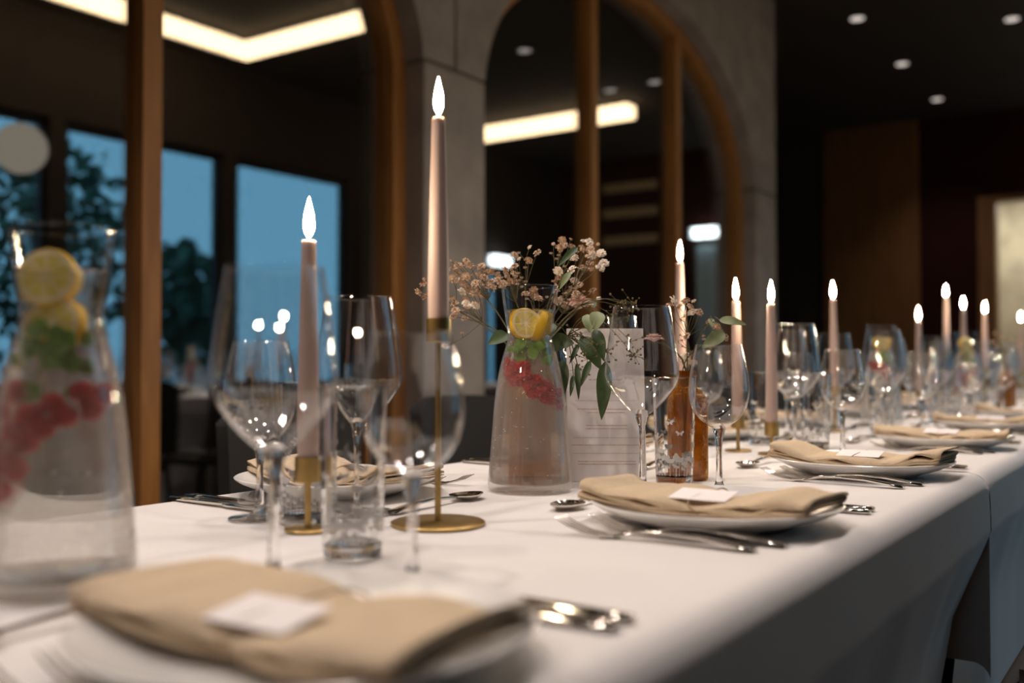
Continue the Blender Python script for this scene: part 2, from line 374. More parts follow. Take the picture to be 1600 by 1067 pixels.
# recessed downlights
dl = thing('downlight', '', 'ceiling light')
ob('trim_ring', mk('trim_ring', *lathe([(.055, 0), (.075, -.006), (.085, 0)], 24, True), M['trim']), dl)
ob('bulb', mk('bulb', *lathe([(0, -.004), (.052, -.004), (.052, 0)], 24), M['bulb']), dl)
reg(dl)
rows = [(x, 2.19) for x in (-.7, .75, 2.2, 3.65, 5.1, 6.55, 8.02, 9.48, 10.97)] + [(x, .68) for x in LX if abs(x-5.7) > .1] + [(8.73, 1.18)]
nm1 = {8.02: 'nearest of the three recessed downlights in a row on the dark ceiling', 9.48: 'middle of the three recessed downlights in a row on the dark ceiling', 10.97: 'farthest of the three recessed downlights in a row on the dark ceiling', 8.73: 'recessed downlight at the upper right corner of the photo, alone'}
for i, (x, y) in enumerate(rows):
    lb = nm1.get(x, 'recessed downlight out of frame, seen only mirrored in the arched windows')
    if i == 0: dl['label'] = lb; dl.location = (x, y, CEIL); o = dl
    else: o = dup(dl, lb, (x, y, CEIL))
    if x not in nm1: o['group'] = 'mirrored downlights'
    elif 'group' in o: del o['group']
# garden outside
struct('ground', box(-4, 16, -16, -1.95, -.12, -.02), M['grass'])
def tree(x, y, h, r, label, seed):
    rnd = random.Random(seed); t = thing('garden_tree', label, 'tree', (x, y, -.02), 0, 'trees outside the garden windows')
    ob('trunk', mk('trunk', *tube([(0, 0, 0), (.05, .02, h*.4), (0, 0, h*.75)], [.12, .09, .04], 8), M['bark']), t)
    V, Fc = [], []
    for i in range(900):
        d = Vector((rnd.gauss(0, 1), rnd.gauss(0, 1), rnd.gauss(0, 1))).normalized()*(rnd.random()**.4)
        p = Vector((d.x*r, d.y*r, h*.62 + d.z*h*.4)); a = Vector((rnd.gauss(0, 1), rnd.gauss(0, 1), rnd.gauss(0, 1))).normalized(); b = a.orthogonal().normalized()
        s = .11; n = len(V); V += [p-a*s, p+b*s*.5, p+a*s, p-b*s*.5]; Fc.append((n, n+1, n+2, n+3))
    ob('foliage', mk('foliage', V, Fc, M['foliage'], False), t)['kind'] = 'stuff'
tree(6.0, -5.0, 3.5, 1.15, 'broad dark green tree outside the nearest garden window', 1)
tree(8.1, -5.2, 2.5, .65, 'lower dark green tree outside the second garden window', 2)
tree(3.7, -5.4, 3.9, .9, 'tall loose green tree farthest left outside the garden windows', 3)
for k, z in enumerate((2.55, 2.92, 3.26)):
    tag(ob('wall_board', mk('wall_board', *bbox(XE-.03, XE-.001, -1.1, -.3, z-.06, z+.06), M['oakpale'], False)), ['lowest', 'middle', 'highest'][k] + ' of three pale boards on the end wall, mirrored in the window', 'board', 'mirrored wall boards')

# ------------------------------------------------------------------ tables and cloths
Y0, Y1, ZT = .285, 1.076, .75
TX = [-.06, 1.74, 3.54, 5.34, 7.14]
names = ['first', 'second', 'third', 'fourth']
def cloth(x0, x1, seed):
    rnd = random.Random(seed); ph = [rnd.random()*6 for _ in range(6)]
    prof = []
    drop = [0, .012, .024, .036, .048, .06, .066, .072, .08, .095, .12, .15, .2, .26, .33, .42, .52, .62, .70]
    def side(d):   # outward offset at drop d
        if d < .066: return .010 + .07*d
        return .0146 - .30*(d-.066) if d < .2 else -.0256 - .05*(d-.2)
    r = .028
    for d in reversed(drop): prof.append((Y1+side(d)+.0, ZT-r-d, d, 1))
    for i in range(1, 9):
        a = pi/2*i/9; prof.append((Y1+.010-r+r*cos(a), ZT-r+r*sin(a), 0, 0))
    for i in range(15): prof.append((Y1-.018 + (Y0-Y1+.036)*i/14, ZT, 0, 0))
    for i in range(1, 9):
        a = pi/2*i/9; prof.append((Y0-.010+r-r*sin(a), ZT-r+r*cos(a), 0, 0))
    for d in drop: prof.append((Y0-side(d), ZT-r-d, d, -1))
    nx = 60; V, Fc = [], []
    m = len(prof)
    for i in range(nx+1):
        u = i/nx
        for y, z, d, s in prof:
            L = x1-x0; e = min(u, 1-u)*L
            x = x0 + u*L
            w = max(0, d-.03)
            yy = y + s*(w*.05*sin(5*x+ph[0]+2*d) + w*.025*sin(13*x+ph[1]) + .002*sin(31*x+ph[2])*min(1, d*8))
            if s: # the loose corners sweep back under
                k = max(0, 1-e/.5)
                if u > .5: x -= k*.16*max(0, d-.02)
                yy -= s*k*k*(.06 if u > .5 else -.02)*max(0, d-.08)
            zz = z
            if s == 0 and abs(y-(Y0+Y1)/2) < .35: zz += .0006*sin(7*x+y*9+ph[3])*sin(11*y+ph[4]) - .0006
            if e < 1e-6 and s == 0: zz -= .004
            V.append((x, yy, zz))
    for i in range(nx):
        for j in range(m-1): Fc.append((i*m+j, i*m+j+1, (i+1)*m+j+1, (i+1)*m+j))
    # short end drops
    base = len(V)
    for i, sg in ((0, -1), (nx, 1)):
        idx = [i*m+j for j in range(m) if prof[j][3] == 0]
        n0 = len(V)
        for q in idx: V.append((V[q][0]+sg*.002, V[q][1], V[q][2]-.02))
        for q in idx: V.append((V[q][0]+sg*.002, V[q][1], V[q][2]-.30))
        c = len(idx)
        for j in range(c-1):
            Fc.append((idx[j], idx[j+1], n0+j+1, n0+j)); Fc.append((n0+j, n0+j+1, n0+c+j+1, n0+c+j))
    return V, Fc
for k in range(4):
    x0, x1 = TX[k]+.004, TX[k+1]-.004
    tb = thing('banquet_table', '%s table of the joined row from the camera, hidden under white cloth' % names[k], 'table', ((x0+x1)/2, (Y0+Y1)/2, 0))
    hx, hy = (x1-x0)/2-.012, (Y1-Y0)/2-.02
    ob('table_top', mk('table_top', *bbox(-hx, hx, -hy, hy, ZT-.03, ZT-.003), M['dark'], False), tb)
    for sx in (-1, 1):
        for sy in (-1, 1):
            ob('leg', mk('leg', *tube([(sx*(hx-.1), sy*(hy-.12), 0), (sx*(hx-.1), sy*(hy-.12), ZT-.03)], .02, 8), M['chairleg']), tb)
    o = ob('tablecloth', mk('tablecloth', *cloth(x0, x1, k+3), M['cloth'], True, 70)); tag(o, ['white tablecloth on the nearest table, creased side hanging in front', 'white tablecloth beyond the first seam, hanging at the right edge', 'white tablecloth on the third table along the row', 'white tablecloth on the farthest table of the row'][k], 'tablecloth', 'white tablecloths')

# ------------------------------------------------------------------ tableware prototypes
def proto(name, cat, group): return thing(name, '', cat, group=group)
def bowl_lathe(outer, th, n=56):
    """outer profile from stem junction up to rim -> double walled"""
    o = smooth_prof(outer, 6); inner = [(max(r-th, 0), z + (th*1.5 if i == 0 else 0)) for i, (r, z) in enumerate(o)]
    inner = [(r, max(z, outer[0][1]+th*1.5)) for r, z in inner]
    return lathe(o + [(o[-1][0]-th/2, o[-1][1]+th*.4)] + inner[::-1] + [(0, inner[0][1])], n)
def make_wine(name, outer, stem_r, foot_r, group):
    t = proto(name, 'wine glass', group)
    ob('bowl', mk('bowl', *bowl_lathe(outer, .0011), M['bowl'], True, 60), t)
    zb = outer[0][1]; rb = outer[0][0]
    st = smooth_prof([(stem_r*2.2, .0075), (stem_r*1.25, .016), (stem_r, .035), (stem_r*.95, zb*.62), (stem_r*1.1, zb-.020), (rb*.75, zb-.009), (rb*1.02, zb-.001)], 5)
    ob('stem', mk('stem', *lathe([(0, .0075)] + st + [(rb*.75, zb+.0045), (rb*.4, zb+.0062), (0, zb+.0066)], 28), M['crystal'], True, 60), t)
    ft = [(0, .0005), (foot_r-.002, .0005), (foot_r, .0015), (foot_r-.002, .0026), (foot_r*.6, .0036), (stem_r*3.2, .0055), (stem_r*2.2, .0074), (0, .0074)]
    ob('foot', mk('foot', *lathe(ft, 48), M['crystal'], True, 35), t)
    return reg(t)
big = make_wine('wine_glass_large', [(.0100, .1045), (.017, .1095), (.030, .122), (.044, .140), (.0497, .154), (.0500, .166), (.0475, .190), (.0430, .222), (.0385, .250)], .0042, .0425, 'large angular wine glasses')
small = make_wine('wine_glass_small', [(.0085, .0865), (.0145, .0905), (.026, .099), (.036, .114), (.0400, .132), (.0398, .146), (.0370, .168), (.0305, .198)], .0040, .0345, 'small rounded wine glasses')
big.name = 'wine_glass'; small.name = 'wine_glass.001'
KIDS[big.name] = [c for c in bpy.data.objects if c.parent == big]; KIDS[small.name] = [c for c in bpy.data.objects if c.parent == small]

def make_tumbler():
    t = proto('tumbler', 'glass', 'etched water tumblers')
    rb, rt, h, th = .0262, .0312, .152, .0026
    rr = lambda z: rb + (rt-rb)*z/h
    ob('wall', mk('wall', *lathe([(rr(.012), .012), (rr(.06), .06), (rt, h), (rt-th/2, h+.0006), (rt-th, h), (rr(.06)-th, .06), (rr(.014)-th, .014)], 48, True), M['crystal'], True, 50), t)
    ob('base', mk('base', *lathe([(0, .0025), (rb*.7, .002), (rb*.86, .0006), (rb-.001, .001), (rb, .003), (rr(.012), .0118), (rb*.8, .0122), (0, .0112)], 48), M['crystal'], True, 35), t)
    # printed flowers and butterflies
    V, Fc = [], []
    def poly(pts, z0, a0, sc=1.0):
        n = len(V); rad = lambda z: rr(z)+.0003
        for px_, pz in pts:
            z = z0+pz*sc; V.append((rad(z)*cos(a0+px_*sc/rb), rad(z)*sin(a0+px_*sc/rb), z))
        Fc.append(tuple(range(n, n+len(pts))))
    rnd = random.Random(5)
    petal = [(0, 0), (.0022, .002), (.003, .0055), (.0012, .0085), (-.0012, .0085), (-.003, .0055), (-.0022, .002)]
    def rot(pts, a): return [(x*cos(a)-z*sin(a), x*sin(a)+z*cos(a)) for x, z in pts]
    for i in range(26):
        a0 = 2*pi*i/26 + rnd.uniform(-.08, .08); zt = .026 + .016*rnd.random() + (.022 if i % 9 == 4 else 0)
        poly([(-.0004, .014), (.0004, .014), (.0004, zt), (-.0004, zt)], 0, a0)
        for q in (-.75, 0, .75): poly(rot(petal, q), zt-.002, a0, rnd.uniform(.7, 1.05))
        poly(rot(petal, 1.1), zt*.55+.006, a0, .6)
    wing = [(0, 0), (.0045, .0035), (.0058, .0012), (.003, -.0018), (.0036, -.0042), (.0008, -.003)]
    for a0, z in ((-.95, .088), (-1.25, .076), (-.6, .070), (.8, .09), (1.3, .074), (2.3, .085), (2.8, .07), (3.6, .09), (4.1, .075)):
        q = rnd.uniform(-.5, .5)
        poly(rot(wing, q), z, a0); poly(rot([(-x, y) for x, y in wing], q), z, a0)
    ob('printed_pattern', mk('printed_pattern', V, Fc, M['etch'], False), t)['kind'] = 'stuff'
    return reg(t)
tum = make_tumbler()

def make_plate():
    t = proto('dinner_plate', 'plate', 'white dinner plates')
    pr = [(0, .0022), (.072, .0022), (.078, .0004), (.082, .0006), (.088, .0045), (.112, .0115), (.128, .0185), (.134, .0222), (.1352, .0242), (.1335, .0252), (.127, .0225), (.110, .0150), (.090, .0088), (.078, .0072), (0, .0068)]
    o = t; bpy.data.objects.remove(o)
    o = ob('dinner_plate', mk('dinner_plate', *lathe(pr, 72), M['plate'], True, 50)); tag(o, '', 'plate', 'white dinner plates')
    return reg(o)
plate = make_plate()

def make_napkin(seed):
    rnd = random.Random(seed)
    NL = 7; ny = 34; hl, hw = .128, .063
    V, Fc = [], []
    t = proto('napkin', 'napkin', 'folded beige napkins')
    path = []
    for l in range(NL):
        seg = [(-1 + 2*i/9, l) for i in range(10)]
        if l % 2: seg = seg[::-1]
        path += seg
        if l < NL-1:
            sgn = seg[-1][0]; path.append((sgn*1.02, l+.5))
    for j in range(ny+1):
        v = -1 + 2*j/ny
        pinch = math.exp(-(v/.16)**2)
        for u, l in path:
            ll = l/(NL-1)
            y = v*hl*(1 - .035*(ll if v > 0 else 1-ll)) + .004*sin(u*2+seed)*(1 if abs(v) > .9 else 0)
            w = hw*(1-.08*pinch)*(1-.05*ll*(1 if u > 0 else -.5))
            x = u*w + .006*sin(v*3+seed)
            base = .0150 + .0120*abs(v)**2.4
            gap = .0025*(1-pinch*.22)*(1+.25*sin(v*7+l*1.7+seed))
            z = base + gap*l
            z += .0014*ll*sin(v*6.5+u*1.3+seed*2)          # ripple
            z += .004*ll*max(0, v-.3)*max(0, -u+.2)                     # lifted far corner
            z += (.0018 if seed == 1 else .006)*(.35+.65*ll)*math.exp(-((v+.72)/.13)**2)*(.6-.4*u)           # bump near the table edge
            z -= .004*ll*max(0, abs(u)-.75)*3
            V.append((x, y, z))
    m = len(path)
    for j in range(ny):
        for i in range(m-1): Fc.append((j*m+i, j*m+i+1, (j+1)*m+i+1, (j+1)*m+i))
    me = mk('folded_cloth', V, Fc, M['napkin'], True, 75)
    oo = ob('folded_cloth', me, t); sd = oo.modifiers.new('Solidify', 'SOLIDIFY'); sd.thickness = .0017; sd.offset = 0
    zt = .0135+.0052*.4*4
    ob('twine', mk('twine', *tube([(.0605*cos(a), .004*sin(3*a), .0245+.0120*sin(a)) for a in [2*pi*i/28 for i in range(29)]], .0009, 6), M['stem_twine'], True), t)
    return reg(t)
M['stem_twine'] = pmat('jute_twine', (.42, .30, .18), .9, bump=.4, bscale=900)
naps = [make_napkin(s) for s in (1, 2, 4)]
def make_card():
    o = ob('name_card', mk('name_card', *bbox(-.020, .020, -.032, .032, 0, .0008, .0003, 1), M['card'], False)); tag(o, '', 'card', 'white name cards')
    return reg(o)
card = make_card()

def make_fork():
    t = proto('fork', 'fork', 'table forks')
    h = [(-.1025, .006, .0024, .0016), (-.100, .0095, .0028, .002), (-.085, .0100, .0045, .002), (-.05, .0070, .0085, .002), (-.01, .0045, .0098, .002), (.015, .0033, .0080, .002), (.030, .0036, .0045, .0018), (.040, .0080, .0026, .0013), (.052, .0120, .0022, .0011), (.056, .0122, .0024, .0011)]
    ob('handle', mk('handle', *loft(h), M['steel'], True, 60), t)
    tn = []
    for x in (-.0102, -.0034, .0034, .0102):
        tn.append(moved(loft([(.054, .0019, .0024, .001), (.070, .0017, .0042, .001), (.088, .0015, .0095, .001), (.1025, .0008, .0165, .0006)], 6), T(x, 0, 0)))
    ob('tines', mk('tines', *join(*tn), M['steel'], True, 60), t)
    return reg(t)
def make_spoon():
    t = proto('spoon', 'spoon', 'dessert spoons')
    h = [(-.090, .005, .0024, .0016), (-.088, .0085, .0028, .002), (-.075, .0088, .0045, .002), (-.045, .0060, .0080, .002), (-.010, .0040, .0088, .002), (.015, .0030, .0075, .002), (.034, .0034, .0062, .0017), (.040, .004, .0062, .0014)]
    ob('handle', mk('handle', *loft(h), M['steel'], True, 60), t)
    V, Fc = [], []; nr, na = 6, 24; lay = []
    for s in (0, 1):
        V.append((0, .064, .0022 - s*.0012)); c = len(V)-1; rings = []
        for i in range(1, nr+1):
            q = i/nr; rings.append(list(range(len(V), len(V)+na)))
            for k in range(na):
                a = 2*pi*k/na; taper = 1-.18*sin(a)
                V.append((.0185*q*cos(a)*taper, .064+.028*q*sin(a), .0022 + .0065*q**2.4 - s*.0012))
        for k in range(na): Fc.append((c, rings[0][k], rings[0][(k+1) % na]))
        for i in range(nr-1):
            for k in range(na): Fc.append((rings[i][k], rings[i+1][k], rings[i+1][(k+1) % na], rings[i][(k+1) % na]))
        lay.append(rings[-1])
    for k in range(na): Fc.append((lay[0][k], lay[1][k], lay[1][(k+1) % na], lay[0][(k+1) % na]))
    ob('spoon_bowl', mk('spoon_bowl', *moved((V, Fc), T(0, 0, -.0008)), M['steel'], True, 60), t)
    return reg(t)
def make_knife():
    t = proto('knife', 'knife', 'table knives')
    h = [(-.115, .005, .0034, .0018), (-.113, .0078, .0034, .0026), (-.08, .0080, .0034, .003), (-.03, .0065, .0034, .0028), (-.015, .0058, .0036, .0026), (-.012, .0065, .0042, .002)]
    b = [(-.014, .0060, .0032, .0012), (0, .0088, .003, .0010), (.05, .0098, .0028, .0009), (.085, .0095, .0026, .0008), (.105, .0065, .0025, .0007), (.115, .0012, .0024, .0005)]
    ob('handle', mk('handle', *loft(h), M['steel'], True, 60), t); ob('blade', mk('blade', *loft(b), M['steel'], True, 60), t)
    return reg(t)
fork, spoon, knife = make_fork(), make_spoon(), make_knife()

used = set()
def put(src, label, loc, rz=0, tilt=None):
    if src.name not in used:
        used.add(src.name); src['label'] = label; src.location = loc; src.rotation_euler = (0, 0, rz); o = src
    else: o = dup(src, label, loc, rz)
    if tilt: o.rotation_euler = (tilt[0], tilt[1], rz)
    return o
ORD = ['first', 'second', 'third', 'fourth', 'fifth', 'sixth', 'seventh', 'eighth', 'ninth', 'tenth', 'eleventh', 'twelfth', 'thirteenth', 'fourteenth', 'fifteenth', 'sixteenth', 'seventeenth']
rnd = random.Random(11)
NEAR = [.42, 1.02, 1.60, 2.20, 2.80, 3.40, 4.00]
FAR = [.97, 1.56, 2.16, 2.76, 3.36, 3.96, 4.56, 5.16, 5.76]
def seat(cx, cy, flip, n, big_at, small_at, tum_at, full=True):
    side = 'window-side' if flip else 'near-side'
    W = '%s %s place from the camera' % (ORD[n], side)
    rz = pi if flip else 0
    def P(dx, dy, z=0.0):
        return (cx-dx, cy-dy, ZT+z) if flip else (cx+dx, cy+dy, ZT+z)
    g = P(*big_at); put(big, 'large angular wine glass at the ' + W, g, rnd.random()*6)
    g = P(*small_at); put(small, 'small rounded wine glass at the ' + W, g, rnd.random()*6)
    g = P(*tum_at); put(tum, 'straight water tumbler with white flower print at the ' + W, g, rnd.uniform(-.3, .3) + (0 if n == 1 else rnd.random()*3))
    if not full: return
    jx, jy = rnd.uniform(-.006, .006), rnd.uniform(-.004, .004)
    put(plate, 'white dinner plate with rim at the ' + W, P(0, 0))
    ang = rz + (.06 if not flip else rnd.uniform(-.1, .1)) + rnd.uniform(-.05, .05)
    put(naps[n % 3], 'folded beige napkin tied with twine at the ' + W, P(jx*.5 + (-.006 if not flip else 0), jy), ang)
    cd = put(card, 'blank white name card on the napkin of the ' + W, P(-.036, -.004+jy, .0345), ang)
    cd.rotation_euler = (0, R(-9) if flip else R(-9), ang)
    if n < 9:
        put(fork, 'outer table fork at the ' + W, P(-.146+jx, .004), rz + rnd.uniform(-.05, .05))
        put(fork, 'inner table fork beside the plate at the ' + W, P(-.106+jx, -.012), rz + rnd.uniform(-.05, .03))
        put(knife, 'inner table knife beside the plate at the ' + W, P(.150+jx, -.009), rz + .01)
        put(knife, 'outer table knife at the ' + W, P(.177+jx, -.007), rz - .01)
        put(spoon, 'dessert spoon above the plate at the ' + W, P((-.05 if n == 0 else .058) if not flip else .02, .186), rz + pi/2 + rnd.uniform(-.08, .08))
# near side (local +Y towards the table centre)
BG = [(.124, .169), (.194, .187), (.318, .215), (.21, .17), (.22, .18), (.21, .17), (.20, .17)]
SG = [(.175, .069), (.234, .093), (.254, .104), (.28, .10), (.27, .10), (.26, .10), (.27, .10)]
TG = [(.24, .194), (.293, .186), (.40, .20), (.31, .20), (.31, .19), (.22, .25), (.31, .2)]
for i, x in enumerate(NEAR): seat(x, .434, False, i, BG[i], SG[i], TG[i], i < 6)
BF = [(.12, .15), (.13, .15), (-.08, .16), (.12, .15), (.13, .15), (.12, .15), (.12, .15), (.13, .15), (.12, .15)]
SF = [(.21, .085), (.22, .08), (.20, .08), (.21, .085), (.22, .08), (.21, .085), (.21, .085), (.22, .08), (.21, .085)]
TF = [(.205, .147), (.21, .16), (.11, .17), (.205, .16), (.22, .16), (.205, .16), (.205, .16), (.22, .16), (.205, .16)]
for i, x in enumerate(FAR): seat(x, .935 if i else .95, True, i, BF[i], SF[i], TF[i])

# ------------------------------------------------------------------ candles and holders
def flame_prof():
    return [(0, -.002), (.0024, .001), (.0046, .006), (.0055, .012), (.0050, .019), (.0037, .027), (.0020, .034), (.0007, .039), (0, .0415)]
me_flame = mk('flame', *lathe(smooth_prof(flame_prof(), 3), 14), M['flame']); me_wick = mk('wick', *tube([(0, 0, -.004), (.0004, 0, .004), (.0012, 0, .008)], .0007, 6), M['wick'])
def candle_mesh(L):
    pr = [(0, -.012), (.0108, -.012), (.0108, 0), (.0112, .02), (.0112, L*.2), (.0096, L*.6), (.0076, L-.01), (.0074, L-.002), (.0062, L+.0005), (.0045, L-.0015), (0, L-.0025)]
    return mk('wax_body', *lathe(pr, 28), M['wax'], True, 50)
def holder(label, x, y, hz, br):
    t = thing('candle_holder', label, 'candle holder', (x, y, ZT), 0, 'brass candle holders')
    ob('base', mk('base', *lathe([(0, 0), (br-.001, 0), (br, .0012), (br, .0028), (br-.0015, .004), (0, .004)], 48), M['brass'], True, 40), t)
    ob('stem', mk('stem', *lathe([(0, .003), (.0038, .003), (.0034, .01), (.0034, hz-.024), (0, hz-.024)], 16), M['brass'], True, 40), t)
    ob('cup', mk('cup', *lathe([(0, hz-.026), (.0125, hz-.026), (.0135, hz-.025), (.0135, hz), (.0120, hz), (.0120, hz-.0135), (0, hz-.0135)], 32), M['brass'], True, 40), t)
def candle(label, x, y, hz, L, tilt=(0, 0), fl=1.0):
    t = thing('taper_candle', label, 'candle', (x, y, ZT+hz), 0, 'lit dusty pink taper candles'); t.rotation_euler = (tilt[0], tilt[1], 0)
    ob('wax_body', candle_mesh(L), t)
    w = ob('wick', me_wick, t, (0, 0, L)); f = ob('flame', me_flame, w, (0, 0, .005)); f.scale = (fl, fl, fl)
CAND = [ # label tail, x, y, holder height, base radius, candle length, tilt, flame
 ("beside the two blurred front wine glasses", .733, .761, .077, .024, .224, (0, 0), .98),
 ("tallest in the photo, left of the flowers", .842, .676, .222, .051, .218, (0, 0), .98),
 ("behind the dried flowers of the tumbler's amber bottle", 1.84, .855, .150, .030, .224, (0, 0), 1.0),
 ("leaning left just above the small front wine glass", 1.86, .742, .072, .026, .222, (0, R(-2)), 1.0),
 ("upright just right of the small front wine glass", 1.827, .662, .062, .026, .222, (0, 0), 1.0),
 ("leaning left, alone above the third near-side plate", 2.52, .75, .115, .028, .217, (0, R(-2.5)), 1.0),
 ("with the lowest flame, midway in the far glasses", 3.38, .737, .085, .028, .222, (0, 0), 1.0),
 ("tallest of the three far candles at right", 4.29, .83, .222, .045, .216, (0, 0), 1.0),
 ("middle of the three far candles at right", 4.163, .743, .158, .03, .222, (0, 0), 1.0),
 ("rightmost of three far candles, left of bright doorway", 4.37, .70, .150, .03, .222, (0, 0), 1.0),
 ("at the right photo edge, farthest of all", 5.12, .669, .138, .03, .222, (0, 0), 1.0)]
for lb, x, y, hz, br, L, tl, fl in CAND:
    holder('brass holder of the candle ' + lb, x, y, hz, br); candle('lit pink taper candle ' + lb, x, y, hz, L, tl, fl)

# ------------------------------------------------------------------ carafes with fruit
CP = [(.0570, .004), (.0575, .010), (.0570, .020), (.0545, .047), (.0520, .076), (.0485, .119), (.0428, .159), (.0345, .191), (.0308, .205), (.0312, .217), (.0345, .241), (.0375, .263), (.0392, .278)]
cprof = smooth_prof(CP, 4)
def crad(z):
    for (r0, z0), (r1, z1) in zip(cprof[:-1], cprof[1:]):
        if z0 <= z <= z1: return r0 + (r1-r0)*(z-z0)/max(1e-6, z1-z0)
    return CP[-1][0]
def make_carafe():
    t = proto('carafe', 'carafe', 'glass carafes of fruit water')
    th = .0016
    inner = [(r-th, z) for r, z in cprof if z > .012]
    ob('body', mk('body', *lathe([(0, .0005), (.054, .0005)] + cprof + [(cprof[-1][0]-th/2, .2790)] + inner[::-1] + [(inner[0][0]-.003, .0115), (0, .0125)], 64), M['carafe'], True, 50), t)
    wl_ = .246
    wp = [(crad(z)-th-.0003, z) for z in [.0135 + (wl_-.0135)*i/40 for i in range(41)]]
    ob('water', mk('water', *lathe([(0, .0130), (wp[0][0]-.002, .0130)] + wp + [(wp[-1][0]-.0012, wl_-.0012), (0, wl_-.0014)], 64), M['water'], True, 60), t)
    rr_ = random.Random(3); bub = []
    ico = lathe([(sin(pi*i/4), -cos(pi*i/4)) for i in range(5)], 6)
    for i in range(70):
        z = rr_.uniform(.02, .23); a = rr_.uniform(0, 2*pi); r = crad(z)-.0035; s = rr_.uniform(.0004, .0009)
        bub.append(([(v[0]*s+r*cos(a), v[1]*s+r*sin(a), v[2]*s+z) for v in ico[0]], ico[1]))
    ob('bubbles', mk('bubbles', *join(*bub), M['bubble']), t)['kind'] = 'stuff'
    return reg(t)
carafe = make_carafe()
def disc_ring(r0, r1, z, n=36):
    return ([(r0*cos(2*pi*i/n), r0*sin(2*pi*i/n), z) for i in range(n)] + [(r1*cos(2*pi*i/n), r1*sin(2*pi*i/n), z) for i in range(n)], [(i, (i+1) % n, n+(i+1) % n, n+i) for i in range(n)])
def make_lemon(r=.0235, th=.014):
    t = proto('lemon_slice', 'lemon', 'lemon slices in the carafes')
    pe = [(0, -th*.5), (r*.86, -th*.5), (r*.97, -th*.3), (r, 0), (r*.985, th*.3), (r*.95, th*.5), (r*.90, th*.5), (r*.90, th*.44), (0, th*.44)]
    ob('peel', mk('peel', *lathe(pe, 36), M['peel'], True, 40), t)
    pith = ob('pith', mk('pith', *lathe([(0, th*.44), (r*.92, th*.44), (r*.92, th*.50), (0, th*.505)], 36), M['pith'], True, 40), t)
    sg = []
    for k in range(8):
        a0, a1 = 2*pi*k/8+.07, 2*pi*(k+1)/8-.07; n = 6
        ctr = r*.12; am = (a0+a1)/2
        v = [(ctr*cos(am), ctr*sin(am), th*.515)] + [(r*.74*cos(a0+(a1-a0)*i/n), r*.74*sin(a0+(a1-a0)*i/n), th*.515) for i in range(n+1)]
        vv = v + [(x, y, z+.0006) for x, y, z in v]; m = len(v)
        sg.append((vv, [tuple(range(m, 2*m))] + [(i, (i+1) % m, m+(i+1) % m, m+i) for i in range(m)]))
    for s in sg: ob('segment', mk('segment', *s, M['pulp'], False), pith)
    return reg(t)
lemon = make_lemon()
def leafmesh(base, tip, hw, up=(0, 0, 1), cup=.25, bend=.08, nl=9):
    b, tp = Vector(base), Vector(tip); d = tp-b; L = d.length; d.normalize()
    s = d.cross(Vector(up)); s = s.normalized() if s.length > 1e-4 else Vector((1, 0, 0)); n = s.cross(d)
    V, Fc = [], []
    for side in (0, 1):
        for i in range(nl+1):
            u = i/nl; w = hw*(sin(pi*min(1, u**.8*1.0))**.75 if 0 < u < 1 else .02)*(1.12-.25*u)
            c = b + d*(L*u) + n*(bend*L*sin(pi*u)) - n*(side*.0006)
            for k in (-1, -.5, 0, .5, 1): V.append(c + s*(w*k) + n*(abs(k)*w*cup))
    m = 5; off = (nl+1)*m
    for sd in (0, 1):
        for i in range(nl):
            for k in range(m-1): Fc.append(tuple(sd*off+q for q in (i*m+k, i*m+k+1, (i+1)*m+k+1, (i+1)*m+k)))
    for i in range(nl):
        for k in (0, m-1): Fc.append((i*m+k, (i+1)*m+k, off+(i+1)*m+k, off+i*m+k))
    return V, Fc
